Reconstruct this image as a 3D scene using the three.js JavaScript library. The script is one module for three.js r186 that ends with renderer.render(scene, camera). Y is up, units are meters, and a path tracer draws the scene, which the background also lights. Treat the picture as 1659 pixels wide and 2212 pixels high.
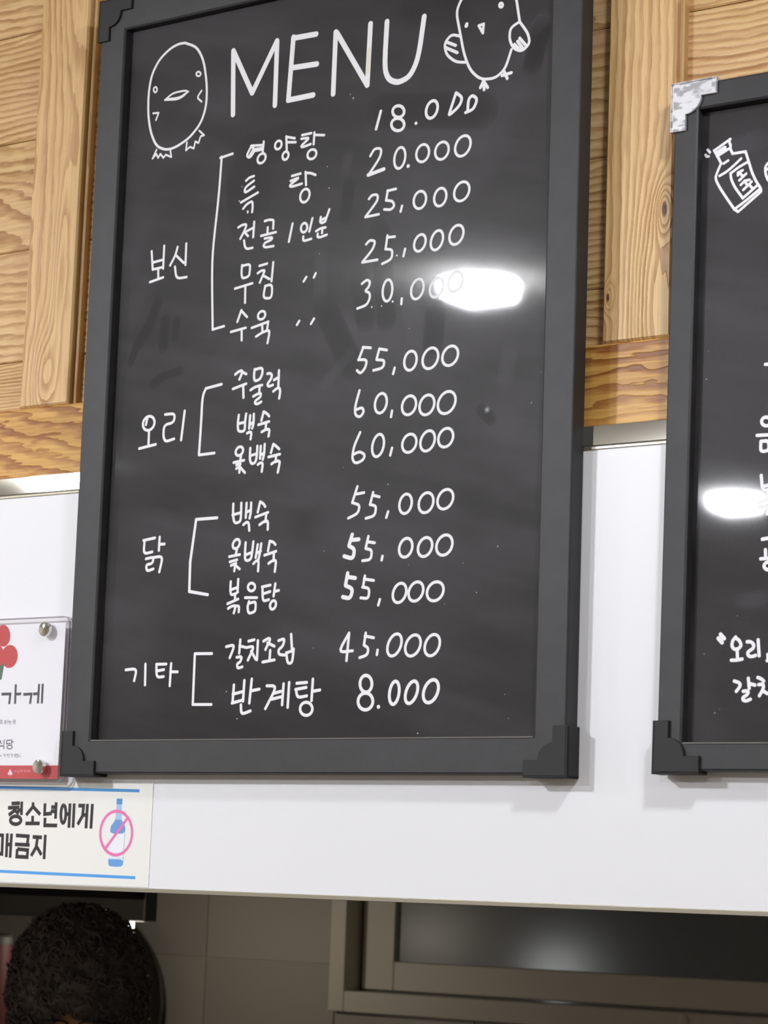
import * as THREE from 'three';
import { mergeGeometries, toCreasedNormals, mergeVertices } from 'three/addons/utils/BufferGeometryUtils.js';
import { RoundedBoxGeometry } from 'three/addons/geometries/RoundedBoxGeometry.js';
import { MarchingCubes } from 'three/addons/objects/MarchingCubes.js';
import { RectAreaLightUniformsLib } from 'three/addons/lights/RectAreaLightUniformsLib.js';

// ------------------------------------------------------------------ camera, light, exposure
const IW = 1659, IH = 2212, FOCAL = 5529.56;
const CAM = new THREE.Vector3(1.801, 1.55, 1.9502), YAW = 0.63032, PITCH = 0.14868, ROLL = 0.03681;
const scene = new THREE.Scene();
scene.background = new THREE.Color(0x4a4b4d);
const camera = new THREE.PerspectiveCamera(2 * Math.atan(IH / 2 / FOCAL) * 180 / Math.PI, IW / IH, 0.05, 60);
camera.rotation.order = 'YXZ';
camera.position.copy(CAM);
camera.rotation.set(PITCH, YAW, ROLL);
camera.focus = 2.44; camera.userData.fStop = 17;
const renderer = new THREE.WebGLRenderer({ antialias: true });
renderer.toneMapping = THREE.LinearToneMapping;
renderer.toneMappingExposure = 1.0;
renderer.shadowMap.enabled = true;
RectAreaLightUniformsLib.init();
const LAMP = 700, LAMP_SIZE = 0.105, LAMP_H = 0.036, LAMP_COLOR = new THREE.Color(0.97, 0.99, 1.04);
const CEIL = 2.66;
// the ceiling lamps of the dining room: x, z, share of full brightness; the last three are unseen, added for fill
const LAMPS = [[-0.77, 1.87, 1.5], [1.35, 0.72, 0.35], [-1.19, 3.62, 1], [-3.0, 3.13, 0.6], [1.3, 3.4, 0.6], [-2.9, 1.6, 0.8], [3.2, 2.1, 0.4]];

// ------------------------------------------------------------------ helpers
const V = (x, y, z) => new THREE.Vector3(x, y, z);
function rng(seed) { let s = seed >>> 0; return () => { s = (s + 0x6d2b79f5) | 0; let t = Math.imul(s ^ (s >>> 15), 1 | s); t = (t + Math.imul(t ^ (t >>> 7), 61 | t)) ^ t; return ((t ^ (t >>> 14)) >>> 0) / 4294967296; }; }
const hash = (x, y, s) => { let h = Math.imul(x | 0, 374761393) ^ Math.imul(y | 0, 668265263) ^ Math.imul(s | 0, 1274126177); h = Math.imul(h ^ (h >>> 13), 1274126177); return ((h ^ (h >>> 16)) >>> 0) / 4294967296; };
function noise(x, y, s = 0) {
  const xi = Math.floor(x), yi = Math.floor(y), fx = x - xi, fy = y - yi, u = fx * fx * (3 - 2 * fx), v = fy * fy * (3 - 2 * fy);
  const a = hash(xi, yi, s), b = hash(xi + 1, yi, s), c = hash(xi, yi + 1, s), d = hash(xi + 1, yi + 1, s);
  return a + (b - a) * u + (c - a) * v + (a - b - c + d) * u * v;
}
const fbm = (x, y, s, n = 4) => { let a = 0, k = 0.5; for (let i = 0; i < n; i++) { a += k * noise(x, y, s + i); x *= 2.03; y *= 2.03; k *= 0.5; } return a; };
const sstep = (a, b, x) => { const t = Math.min(1, Math.max(0, (x - a) / (b - a))); return t * t * (3 - 2 * t); };
const lerp = (a, b, t) => a + (b - a) * t;

const euler = new THREE.Euler(PITCH, YAW, ROLL, 'YXZ'), camM = new THREE.Matrix4().makeRotationFromEuler(euler);
const rayAt = (px, py) => V((px - IW / 2) / FOCAL, -(py - IH / 2) / FOCAL, -1).applyMatrix4(camM);
const at = (px, py, z = 0) => { const d = rayAt(px, py); return CAM.clone().addScaledVector(d, (z - CAM.z) / d.z); };   // a photo pixel on the plane z

const names = {};
function numbered(n) { names[n] = (names[n] ?? -1) + 1; return names[n] ? n + '_' + String(names[n]).padStart(3, '0') : n; }
function shade(o) { o.castShadow = true; o.receiveShadow = true; return o; }
function obj(name, geo, mat, parent = scene) {
  const g = Array.isArray(geo) ? mergeGeometries(geo.map((q) => (q.index ? q.toNonIndexed() : q))) : geo;
  const m = shade(new THREE.Mesh(g, mat));
  m.name = parent === scene ? numbered(name) : name;
  parent.add(m);
  return m;
}
function thing(name, label, category, pos = [0, 0, 0], group) {
  const o = new THREE.Group(); o.name = numbered(name); o.position.set(...pos); scene.add(o);
  o.userData = { label, category }; if (group) o.userData.group = group;
  return o;
}
function tag(o, label, category, group) { o.userData = { label, category }; if (group) o.userData.group = group; return o; }
function struct(o, label, category) { o.userData = { kind: 'structure', label, category }; return o; }
function structGroup(name, label, category) { const o = new THREE.Group(); o.name = numbered(name); scene.add(o); return struct(o, label, category); }
function bx(x0, x1, y0, y1, z0, z1) { const g = new THREE.BoxGeometry(x1 - x0, y1 - y0, z1 - z0); g.translate((x0 + x1) / 2, (y0 + y1) / 2, (z0 + z1) / 2); return g; }
function rbx(x0, x1, y0, y1, z0, z1, r = 0.002, s = 2) { const g = new RoundedBoxGeometry(x1 - x0, y1 - y0, z1 - z0, s, r); g.translate((x0 + x1) / 2, (y0 + y1) / 2, (z0 + z1) / 2); return g; }
// a board whose front edges are chamfered; uv runs 0..1 across its front
function plankGeo(x0, x1, y0, y1, z0, z1, c = 0.002) {
  const ring = (i, z) => [[x0 + i, y0 + i, z], [x1 - i, y0 + i, z], [x1 - i, y1 - i, z], [x0 + i, y1 - i, z]];
  const R = [ring(0, z0), ring(0, z1 - c), ring(c, z1)], p = [];
  const quad = (a, b, d, e) => p.push(...a, ...b, ...d, ...a, ...d, ...e);
  for (let k = 0; k < 2; k++) for (let i = 0; i < 4; i++) { const j = (i + 1) % 4; quad(R[k][i], R[k][j], R[k + 1][j], R[k + 1][i]); }
  quad(...R[2]); quad(R[0][3], R[0][2], R[0][1], R[0][0]);
  const g = new THREE.BufferGeometry(), uv = [];
  for (let i = 0; i < p.length; i += 3) uv.push((p[i] - x0) / (x1 - x0), (p[i + 1] - y0) / (y1 - y0));
  g.setAttribute('position', new THREE.Float32BufferAttribute(p, 3)); g.setAttribute('uv', new THREE.Float32BufferAttribute(uv, 2));
  g.computeVertexNormals();
  return g;
}
function tubeGeo(pts, r, seg = 24, rad = 8, closed = false) { return new THREE.TubeGeometry(new THREE.CatmullRomCurve3(pts, closed), seg, r, rad, closed); }
function dataTex(w, h, data, srgb) {
  const t = new THREE.DataTexture(data, w, h, THREE.RGBAFormat);
  t.magFilter = THREE.LinearFilter; t.minFilter = THREE.LinearMipmapLinearFilter; t.generateMipmaps = true; t.wrapS = t.wrapT = THREE.RepeatWrapping;
  if (srgb) t.colorSpace = THREE.SRGBColorSpace;
  t.needsUpdate = true; return t;
}
function canvasTex(c, srgb) { const t = new THREE.CanvasTexture(c); if (srgb) t.colorSpace = THREE.SRGBColorSpace; t.anisotropy = 8; return t; }
function newCanvas(w, h) { const c = document.createElement('canvas'); c.width = w; c.height = h; return c; }
const mat = (o) => new THREE.MeshPhysicalMaterial(o);

// ------------------------------------------------------------------ wood
// Growth rings as level lines of a field; o.vertical turns the grain upright. Sizes in metres.
function wood(o) {
  const { w, h, seed, rings, ppm = 2000, warp = 1, knots = [], light = [212, 172, 116], dark = [160, 113, 64], vertical = false, fine = 1, gloss = 0.42, sharp = 0.9, cath = null, even = 0.5 } = o;
  const W = Math.round(w * ppm), H = Math.round(h * ppm), c = new Uint8Array(W * H * 4), b = new Uint8Array(W * H * 4);
  for (let y = 0; y < H; y++) for (let x = 0; x < W; x++) {
    const X = x / ppm, Y = y / ppm, l = vertical ? Y : X, a = vertical ? X : Y;
    let f = a * rings + warp * ((fbm(l * 3.1 + 7, a * 9, seed, 3) - 0.45) * 3.2 + (fbm(l * 14, a * 50, seed + 9, 3) - 0.45) * 0.7 + (fbm(l * 55, a * 260, seed + 13, 2) - 0.37) * 0.42);
    if (cath) for (const q of cath) { const dl = (l - q[0]) / q[2], da = (a - q[1]) / q[3]; f += q[4] * Math.exp(-(dl * dl + da * da)); }
    let kn = 0;
    for (const k of knots) { const dl = (l - k[0]) / (k[2] * 2.6), da = (a - k[1]) / k[2], d2 = dl * dl + da * da; f += (k[3] ?? 3.5) * Math.exp(-d2 * 0.55); kn = Math.max(kn, sstep(0.24, 0.05, d2)); }
    const r = f - Math.floor(f), strength = 0.45 + 0.75 * noise(Math.floor(f) * 7.3, l * 2, seed + 3);
    let t = sstep(0.3, sharp, r) * (1 - sstep(0.94, 1, r)) * strength;
    t += fine * ((noise(l * 70, a * 1500, seed + 5) - 0.5) * 0.26 + (noise(l * 16, a * 520, seed + 6) - 0.5) * 0.42);
    t *= 0.62 + 0.6 * fbm(l * 5, a * 30, seed + 15, 2);
    t += even * (fbm(l * 2.2, a * 16, seed + 11, 3) - 0.45);
    t = Math.min(1.15, Math.max(-0.15, t));
    const i = (y * W + x) * 4, g = (noise(x * 0.9, y * 0.9, seed + 21) - 0.5) * 7, red = (fbm(l * 4, a * 20, seed + 31, 2) - 0.4) * 14;
    for (let k = 0; k < 3; k++) c[i + k] = Math.max(0, Math.min(255, lerp(lerp(light[k], dark[k], t), [96, 62, 40][k], kn) + g + (k === 2 ? red : k === 0 ? red * 0.25 : 0)));
    c[i + 3] = 255; b[i] = b[i + 1] = b[i + 2] = 190 - 130 * Math.max(0, t); b[i + 3] = 255;
  }
  const m = mat({ map: dataTex(W, H, c, true), bumpMap: dataTex(W, H, b), bumpScale: 0.0009, roughness: gloss, specularIntensity: 0.6, clearcoat: 0.06, clearcoatRoughness: 0.3 });
  return m;
}

// ------------------------------------------------------------------ handwriting and print, traced from the photo
// Each line of strokes is given in the pixels of a crop: origin ox, oy, scale s. "o cx cy rx ry tilt" is a ring, ". x y r" a dot, "l ..." keeps corners sharp.
function chaikin(p, n = 2) { for (; n > 0; n--) { const q = [p[0]]; for (let i = 0; i < p.length - 1; i++) { const [a, b] = [p[i], p[i + 1]]; if (i) q.push([lerp(a[0], b[0], 0.22), lerp(a[1], b[1], 0.22)]); if (i < p.length - 2) q.push([lerp(a[0], b[0], 0.78), lerp(a[1], b[1], 0.78)]); } q.push(p[p.length - 1]); p = q; } return p; }
function parse(str) {
  return str.split(';').map((t) => t.trim()).filter(Boolean).map((t) => {
    const k = /^[a-z.]/.test(t) ? t[0] : '', v = (k ? t.slice(1) : t).trim().split(/[\s,]+/).map(Number);
    if (k === 'o') { const [cx, cy, rx, ry, tl = 0] = v, c = Math.cos(tl * Math.PI / 180), s = Math.sin(tl * Math.PI / 180), p = []; for (let i = 0; i <= 28; i++) { const a = i / 28 * 2 * Math.PI - 1.5, x = rx * Math.cos(a), y = ry * Math.sin(a); p.push([cx + x * c - y * s, cy + x * s + y * c]); } return { p }; }
    if (k === '.') return { dot: v };
    const p = []; for (let i = 0; i + 1 < v.length; i += 2) p.push([v[i], v[i + 1]]);
    return { p: k === 'l' || p.length < 3 ? p : chaikin(p) };
  });
}
// draws strokes on a canvas; to([px, py]) gives canvas pixels and ppm its pixels per metre; a stroke of w photo pixels is w / 2230 m wide
function write(ctx, to, ppm, [ox, oy, s, w], str, color = '#e9e9ee', cap = 'round', close = false, fill = false) {
  ctx.lineCap = cap; ctx.lineJoin = cap === 'round' ? 'round' : 'miter'; ctx.strokeStyle = ctx.fillStyle = color;
  for (const q of parse(str)) {
    const lw = w / 2230 * ppm;
    if (q.dot) { const [x, y] = to([ox + q.dot[0] / s, oy + q.dot[1] / s]); ctx.beginPath(); ctx.arc(x, y, (q.dot[2] / s) / 2230 * ppm, 0, 7); ctx.fill(); continue; }
    ctx.beginPath();
    q.p.forEach((p, i) => { const [x, y] = to([ox + p[0] / s, oy + p[1] / s]); i ? ctx.lineTo(x, y) : ctx.moveTo(x, y); });
    if (close) ctx.closePath();
    ctx.lineWidth = lw; fill ? ctx.fill() : ctx.stroke();
  }
}
const A = [280, 270, 3.318, 6.4], B = [480, 0, 2.2419, 7.4], BM = [480, 0, 2.2419, 13.2], E5 = [720, 270, 3.318, 6.4], F5 = [680, 720, 3.318, 6.6], G5 = [640, 1130, 2.633, 6.8], D = [240, 1130, 3.318, 6.9], K = [0, 0, 2.9625, 6.4], K2 = [0, 0, 2.9625, 4.9];
const H1 = [500, 280, 7.541, 6.4], H2 = [480, 460, 6.9125, 6.3], H3 = [480, 780, 8.506, 6.8], H4 = [470, 1070, 7.9, 6.7], C3 = [270, 720, 3.318, 6.9], BC = [480, 0, 2.2419, 6.6];
const MENU = [
  [BM, 'l 54 246 52 555;l 56 250 145 450 265 198;l 266 202 255 510;345 180 320 485;345 185 455 165;340 328 458 310;320 485 440 460;l 550 155 537 455;l 556 160 702 412;l 718 115 702 412;798 105 785 330 805 385 850 402 910 370 950 280 978 80'],
  [B, '768 538 745 625;o 853 540 28 28 10;o 850 603 31 30 0;. 938 597 9;o 1015 530 26 44 18;1132 450 1104 535 1096 562 1150 512 1163 472 1134 450;1188 540 1192 480 1212 460 1236 480 1216 530 1178 545'],
  [E5, '265 222 295 168 345 168 338 225 288 305 255 352;o 476 236 38 77 10;. 536 294 15;o 640 202 44 64 16;o 778 184 46 65 20;o 928 150 50 78 24'],
  [[720, 270, 3.318, 9], '250 358 362 316'],
  [E5, '255 530 276 502 318 498 318 542 232 655;230 660 325 640;390 470 378 540;388 472 448 458;378 540 425 545 438 580 412 608 365 605;492 580 482 620;o 620 537 43 64 14;o 766 517 42 66 15;o 920 476 50 73 25;235 855 262 824 302 832 282 892 210 980;208 985 315 966;388 792 374 888;384 806 440 800;374 890 424 892 418 962 350 995;. 455 935 7;514 888 502 940;o 620 845 38 63 20;o 742 826 40 73 18;o 882 787 46 73 22'],
  [E5, '205 1138 240 1108 264 1122 254 1162 225 1190 260 1202 262 1242 238 1292 172 1315;o 388 1186 34 78 6;. 425 1265 9;. 275 1305 7;. 345 1298 6;490 1244 487 1282;o 602 1176 42 74 16;o 740 1166 44 72 20;o 875 1122 48 74 22'],
  [F5, '345 100 400 104;348 100 314 188;312 190 374 188 362 248 326 290 302 266;465 112 515 120;462 112 442 186;444 190 500 192 490 248 420 266;572 248 561 290;o 685 196 43 70 12;o 828 179 52 78 22;o 970 161 52 74 25'],
  [F5, '320 410 287 530 290 588 325 602 352 562 340 530 300 546;o 473 501 41 72 12;553 556 546 598;o 675 516 48 70 18;o 803 513 50 74 20;o 945 496 58 84 25;325 710 280 810 266 898 290 935 345 910 360 870 320 846 278 868;o 453 804 40 82 12;553 822 540 874;o 677 788 48 68 20;o 808 771 48 76 20;o 938 748 50 70 22'],
  [F5, '300 1152 352 1142;305 1098 268 1214;272 1215 322 1230 310 1290 240 1325;420 1162 462 1172;418 1140 396 1226;396 1228 440 1236 430 1308 366 1326;525 1278 512 1320;o 650 1222 43 71 12;o 797 1214 50 74 18;o 935 1189 52 74 25'],
  [[640, 1130, 2.633, 9.2], '318 65 300 125;315 96 355 92;300 130 332 148 322 204 272 188;292 285 280 350;290 306 335 312;280 355 322 374 306 430 264 420'],
  [G5, '410 75 395 140;405 106 445 112;395 145 430 152 424 208 376 214;490 188 485 210;o 622 140 36 55 16;o 732 136 38 56 20;o 842 125 43 60 22;390 300 380 360;385 318 440 326;376 364 416 370 410 430 366 425;475 434 466 466;o 587 397 36 57 18;o 680 389 39 57 22;o 790 388 44 57 28;300 625 237 736 320 726;300 628 285 782;395 625 385 690;390 642 440 652;385 694 410 710 404 750 360 765;462 722 458 748;o 558 693 36 66 20;o 663 696 40 63 22;o 773 694 40 63 20'],
  [[640, 1130, 2.633, 7.8], 'o 396 914 34 48 0;o 393 1014 42 48 4;. 467 1045 12;o 557 965 27 66 8;o 655 962 31 66 18;o 765 956 39 68 20'],
  [H1, '328 262 242 425 300 465 388 330 318 268;300 420 350 330;525 195 507 388;330 262 500 252;395 318 500 300;395 345 505 325;o 490 468 58 86 30;o 762 250 50 72 22;893 112 900 330;893 118 1030 140;905 205 1045 205;o 880 424 46 68 18;1152 90 1298 58;1140 150 1282 126 1132 265 1150 290 1288 236;1350 48 1338 238;1360 86 1508 90;o 1310 401 66 84 36'],
  [H1, '238 832 290 782 365 756;366 832 218 945 214 1040 370 930;155 1186 430 1025;190 1288 245 1216 340 1160 346 1250 336 1342;. 265 1330 20;. 265 1350 20;. 125 1162 14;. 170 925 10;. 1590 950 12;. 1560 603 9;985 756 1125 716;962 836 1122 770 945 905 968 936 1145 880;1206 690 1215 902;1215 706 1290 706 1368 738;o 1195 1075 72 112 18;1455 1425 1440 1505 1480 1525 1530 1490;1594 1300 1530 1482;1455 1478 1525 1440'],
  [H2, '240 216 300 178 366 166 340 250 270 385;330 285 385 345;362 275 475 215;478 132 462 360;326 412 336 500 366 540 452 520;635 122 690 102 766 104 765 150 760 232;680 216 675 292;580 342 800 286;635 382 750 360 735 402 640 442 612 490 640 516 764 494;1050 160 995 428;o 1222 220 46 70 12;1346 80 1300 275;1210 352 1206 425 1328 386;1402 272 1475 226 1542 216;1496 236 1490 300;1426 312 1420 358 1460 366 1560 325'],
  [H2, '296 780 286 900 300 982 402 946 412 860 418 784 390 766 302 792;190 1130 450 1050;345 1090 340 1340;556 790 670 756;530 900 580 862 638 854 610 922 560 1040;618 938 704 986;762 736 736 1018;640 1096 614 1240 640 1276 738 1270 748 1062 642 1090;1255 956 1215 1022;1395 902 1368 962;285 1452 226 1626;285 1460 370 1552;130 1776 350 1715;290 1740 290 1900;o 588 1528 50 66 32;440 1716 640 1642 686 1625;596 1680 600 1765;688 1622 670 1735;505 1846 600 1782 704 1746 700 1820 675 1942;1150 1612 1115 1670;1370 1578 1325 1655'],
  [H3, '240 246 300 192 368 170 360 232 315 336;375 206 442 238;195 512 440 416;385 450 390 670;596 150 580 290 600 372 690 336 736 240 742 142 700 125 608 156;520 532 600 476 732 440;686 470 680 592;570 650 650 602 714 588 702 662 606 730 600 780 650 790 716 748;830 232 880 220 918 262 890 340 826 424 850 472 930 438;952 346 1032 300;1042 172 1030 480;938 556 1000 502 1052 488 1066 560 1046 684'],
  [H3, '305 992 285 1150 290 1272 330 1296 390 1290 416 1250 420 1100 440 968;295 1150 418 1122;513 1000 495 1238;580 972 576 1150 550 1234;520 1160 572 1122;458 1326 500 1300 538 1310 520 1434;760 932 720 1090;765 930 830 970 862 1012;665 1170 860 1110;806 1140 796 1262;725 1302 800 1256 872 1250 850 1380'],
  [H3, 'o 315 1655 62 86 28;345 1740 330 1822;210 1866 400 1822;260 1910 335 1890;258 1976 325 1940;322 1930 314 2046;340 1962 415 2050;515 1600 505 1800 530 1882 580 1882 618 1840 640 1700 645 1562;510 1742 630 1702;708 1562 695 1790;780 1528 770 1700 745 1808;710 1722 762 1692;655 1902 700 1866 748 1876 725 2030;936 1530 895 1684;940 1526 1000 1570 1046 1616;850 1762 1060 1710;986 1735 986 1850;905 1892 970 1842 1058 1834 1050 1900 1020 2044'],
  [H4, '268 146 262 330 280 452 320 476 390 442 400 330 405 132;255 336 390 296;495 132 480 380;573 126 565 300 545 390;495 290 560 252;440 502 490 456 532 466 540 600;725 112 685 286;730 110 780 140 812 192;645 372 860 290;830 320 815 450;715 502 790 446 860 430 855 582'],
  [H4, 'o 318 830 54 84 24;330 920 310 1010;200 1046 378 1010;210 1136 330 1100;230 1196 315 1160;300 1170 285 1290;318 1208 375 1256;478 806 465 1000 470 1106 520 1116 572 1082 592 950 610 792;470 1020 590 970;685 840 650 1062;745 826 720 1000 695 1100;668 990 735 950;610 1166 660 1116 702 1110 690 1290;890 786 860 946;890 782 950 796 986 840;800 1022 996 955;960 980 955 1112;870 1162 930 1116 1002 1104 975 1300'],
  [H4, '225 1472 215 1620 230 1702 300 1682 345 1650;352 1432 340 1642;225 1612 340 1572;300 1682 295 1792;170 1850 350 1770;180 1932 240 1890 312 1880 276 2008;320 1886 368 1890 360 1988;o 578 1565 60 68 10;470 1746 670 1746;535 1812 510 1900 520 1992 550 2016 642 1980 650 1880 645 1812 540 1842;760 1562 900 1532;765 1566 770 1812 872 1780;770 1682 895 1642;985 1508 955 1720;975 1642 1042 1622;o 945 1870 48 76 16'],
  [A, '158 905 165 1032;248 866 240 1028;165 986 240 966;165 1036 240 1018;205 1035 205 1102;146 1126 240 1092;344 874 328 935 290 1006;332 934 388 988;406 850 400 1002;325 1016 334 1102 408 1090'],
  [A, '738 206 650 236;660 228 640 500 595 900 590 1100 595 1466;l 595 1466 676 1442'],
  [C3, 'o 170 645 40 52 20;150 655 160 610;172 705 168 800;102 826 220 796;288 582 358 574 350 640 280 656 274 740 290 778 352 756;428 556 402 765;l 692 365 580 395;580 395 555 450 545 650 530 868;530 872 640 858'],
  [[270, 720, 3.318, 7.4], 'l 660 1322 510 1334 467 1640'],
  [[240, 1130, 3.318, 7.4], 'l 567 270 560 490 692 513'],
  [D, '232 124 314 106;240 126 232 222 295 206;348 100 342 196;345 152 382 150;250 256 306 242 296 290 250 298 256 346 302 328;305 246 372 236 345 350;825 886 888 870 850 965;926 836 918 932;920 880 960 890;900 962 938 956 926 995 902 1008 906 1042 940 1030;985 846 1026 836;970 892 1028 880 980 982;1004 918 1036 976;1052 842 1045 980;1092 846 1128 824 1142 832 1106 906;1120 858 1170 882;1140 912 1135 985;1086 996 1170 980;1200 842 1244 826 1232 880 1198 908 1202 942 1242 946;1290 797 1296 905;1255 930 1264 1006 1298 1002 1308 902;1255 930 1300 915'],
  [D, '105 1052 185 1042 165 1130;246 1010 243 1160;325 1012 395 1010;325 1012 325 1106 376 1100;325 1060 378 1050;430 1006 420 1166;425 1066 476 1066;l 722 935 600 936 585 1300 718 1300'],
  [[240, 1130, 3.318, 7.2], '880 1160 870 1288;955 1128 945 1276;872 1226 950 1206;866 1290 945 1268;1008 1118 990 1290;1005 1202 1062 1190;930 1302 932 1372 998 1346;1116 1166 1190 1166 1105 1330;1160 1222 1215 1206;1150 1262 1215 1246;1236 1152 1225 1302;1276 1142 1265 1320;1330 1148 1402 1142;1322 1192 1398 1178;1324 1192 1335 1252 1402 1238;1446 1118 1436 1272;1440 1206 1496 1196;o 1398 1331 44 47 0;. 825 1208 5;. 902 1402 5'],
  [K, '1185 275 1260 300 1305 390 1325 550 1320 680 1285 790 1210 885 1120 945 1060 960 1000 935 965 850 948 740 950 600 970 480 1020 380 1090 310 1145 280 1185 275'],
  [K2, 'o 1270 473 14 14;o 994 574 11 17;1055 640 1110 592 1215 575 1150 636 1055 640;1070 634 1150 625 1205 586;1290 580 1260 625 1290 650;l 980 725 1015 722 998 768;l 1002 958 976 1015 1000 985 1012 1010 1026 985 1046 1010 1060 990 1096 1005 1090 962;l 1275 836 1306 866 1284 872 1270 915 1250 905 1240 950 1215 940 1190 962 1196 912'],
  [BC, '1425 0 1390 -62 1300 -88 1205 -62 1155 0 1133 60 1150 150 1170 260 1200 340 1250 385 1320 380 1370 335 1400 240;1425 0 1440 102;1155 176 1110 166 1075 210 1085 265 1130 300 1175 302;o 1350 25 8 10;. 1182 125 11;. 1184 117 10;l 1242 124 1266 116 1262 160 1242 124;1440 105 1395 135 1390 190 1410 235 1450 250 1490 210 1480 160 1440 105'],
  [[480, 0, 2.2419, 7.5], '1090 205 1130 220;1080 230 1138 255;1440 185 1472 222;1430 200 1458 238;1415 215 1440 240;1265 392 1250 424;1265 392 1285 424;1265 392 1268 434;1365 346 1380 380;1355 366 1400 352'],
];
const I0 = [1480, 260, 9.268, 5.9], I1 = [1500, 740, 8.508, 7.2], I2 = [1500, 1000, 8.508, 7.4], I3 = [1500, 1360, 10.434, 7.3];
const DRINKS = [
  [I0, 'l 590 600 905 375;890 380 885 440 915 510 900 560 950 665;l 950 665 1210 625;1210 625 1280 850 1340 1050 1420 1220 1520 1370 1515 1430;l 1515 1430 1060 1830 985 1780;985 1780 1200 1620 1500 1372;l 580 600 660 740 720 860;720 860 650 1020 600 1165 700 1360 840 1570 985 1780;l 640 720 890 560;770 865 860 805;690 1110 830 1030 980 900 1120 765;910 1060 1080 930 1260 830;910 1060 920 1180 1000 1350 1155 1558;1155 1558 1300 1430 1432 1310;l 1060 1100 1055 1050 1150 1000;1110 1070 1160 1120;1085 1200 1220 1070;1115 1290 1190 1210 1290 1190;1190 1210 1230 1280;1165 1390 1330 1230;1280 1290 1340 1350;450 590 495 640;410 690 430 730 470 720'],
  [[1480, 260, 9.268, 9], '640 650 790 550;660 690 800 590'],
  [I0, '1720 830 1660 850 1600 940 1612 1080 1660 1200 1730 1260;1610 970 1700 985'],
  [I1, '1305 400 1500 384;o 1320 1450 85 80 0;1152 1706 1480 1690;1222 1815 1215 1980 1270 2004 1375 1970 1362 1800 1225 1815'],
  [I2, '1228 232 1250 518 1410 480;1265 430 1410 398;1425 205 1412 480;1345 520 1340 690;1190 722 1340 682 1500 650;1212 808 1345 790 1335 935'],
  [I2, '1248 1402 1400 1376 1470 1372 1462 1500;1305 1596 1310 1745;1220 1762 1420 1748;o 1372 1893 92 72 0'],
  [I3, '930 170 860 250 840 370 900 450 1000 430 1060 350 1010 240 950 200;965 480 970 640;832 690 940 690 1075 665;1190 275 1270 270 1345 340 1322 430 1198 502 1210 592 1290 612 1376 582;1436 232 1460 588;1655 560 1662 680 1640 700;900 1160 1000 1190 1038 1240 1010 1310 945 1390;1215 1100 1236 1320;1250 1220 1362 1250;1100 1390 1170 1380 1222 1402 1190 1470 1088 1530 1096 1592 1170 1610 1260 1570;1430 1080 1510 1110 1562 1162;1452 1240 1545 1228 1562 1290 1530 1380 1465 1490;1560 1390 1642 1440'],
  [[1500, 1360, 10.434, 8.6], '590 108 672 202;540 198 622 292'],
];

// ------------------------------------------------------------------ materials
const M = {
  ceiling: mat({ color: 0xe6e4de, roughness: 0.85 }),
  plaster: mat({ color: 0xcfc8ba, roughness: 0.8 }),
  floor: mat({ color: 0x5e5449, roughness: 0.5 }),
  backing: mat({ color: 0x9a7448, roughness: 0.8 }),
  panel: mat({ color: 0xe9e9ec, roughness: 0.42, clearcoat: 0.15, clearcoatRoughness: 0.25 }),
  steel: mat({ color: 0xc2beb5, roughness: 0.03, metalness: 1 }),
  steelDull: mat({ color: 0xa39c8c, roughness: 0.35, metalness: 0.9 }),
  guard: mat({ color: 0x252425, roughness: 0.55, specularIntensity: 0.6 }),
  pvc: mat({ color: 0xcdc7b9, roughness: 0.5 }),
  track: mat({ color: 0x3b2c22, roughness: 0.6 }),
  chrome: mat({ color: 0xd8d8d4, roughness: 0.07, metalness: 1 }),
};
function noiseMat(seed, base, amp, scaleX, scaleY, extra, size = 256) {
  const c = new Uint8Array(size * size * 4);
  for (let i = 0; i < size * size; i++) { const x = i % size, y = (i / size) | 0, n = (fbm(x * scaleX, y * scaleY, seed, 4) - 0.47) * amp + (hash(x, y, seed) - 0.5) * amp * 0.35; for (let k = 0; k < 3; k++) c[i * 4 + k] = Math.max(0, Math.min(255, base[k] + n)); c[i * 4 + 3] = 255; }
  return mat({ map: dataTex(size, size, c, true), ...extra });
}
M.frame = noiseMat(41, [39, 39, 41], 13, 0.06, 0.06, { roughness: 0.54 });
M.paleEdge = noiseMat(43, [104, 102, 98], 40, 0.2, 0.2, { roughness: 0.95 });
M.worn = (() => {   // black paint rubbed off bright metal
  const n = 256, c = new Uint8Array(n * n * 4), r = new Uint8Array(n * n * 4);
  for (let i = 0; i < n * n; i++) { const x = i % n, y = (i / n) | 0, t = sstep(0.36, 0.6, fbm(x * 0.02, y * 0.035, 77, 5)); for (let k = 0; k < 3; k++) c[i * 4 + k] = lerp([166, 166, 170][k], [204, 204, 206][k], t) + (hash(x, y, 3) - 0.5) * 26; c[i * 4 + 3] = 255; r[i * 4] = 0; r[i * 4 + 1] = lerp(150, 105, t); r[i * 4 + 2] = lerp(70, 190, t); r[i * 4 + 3] = 255; }
  return mat({ map: dataTex(n, n, c, true), roughnessMap: dataTex(n, n, r), metalnessMap: dataTex(n, n, r), roughness: 1, metalness: 0.45 });
})();

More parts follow.
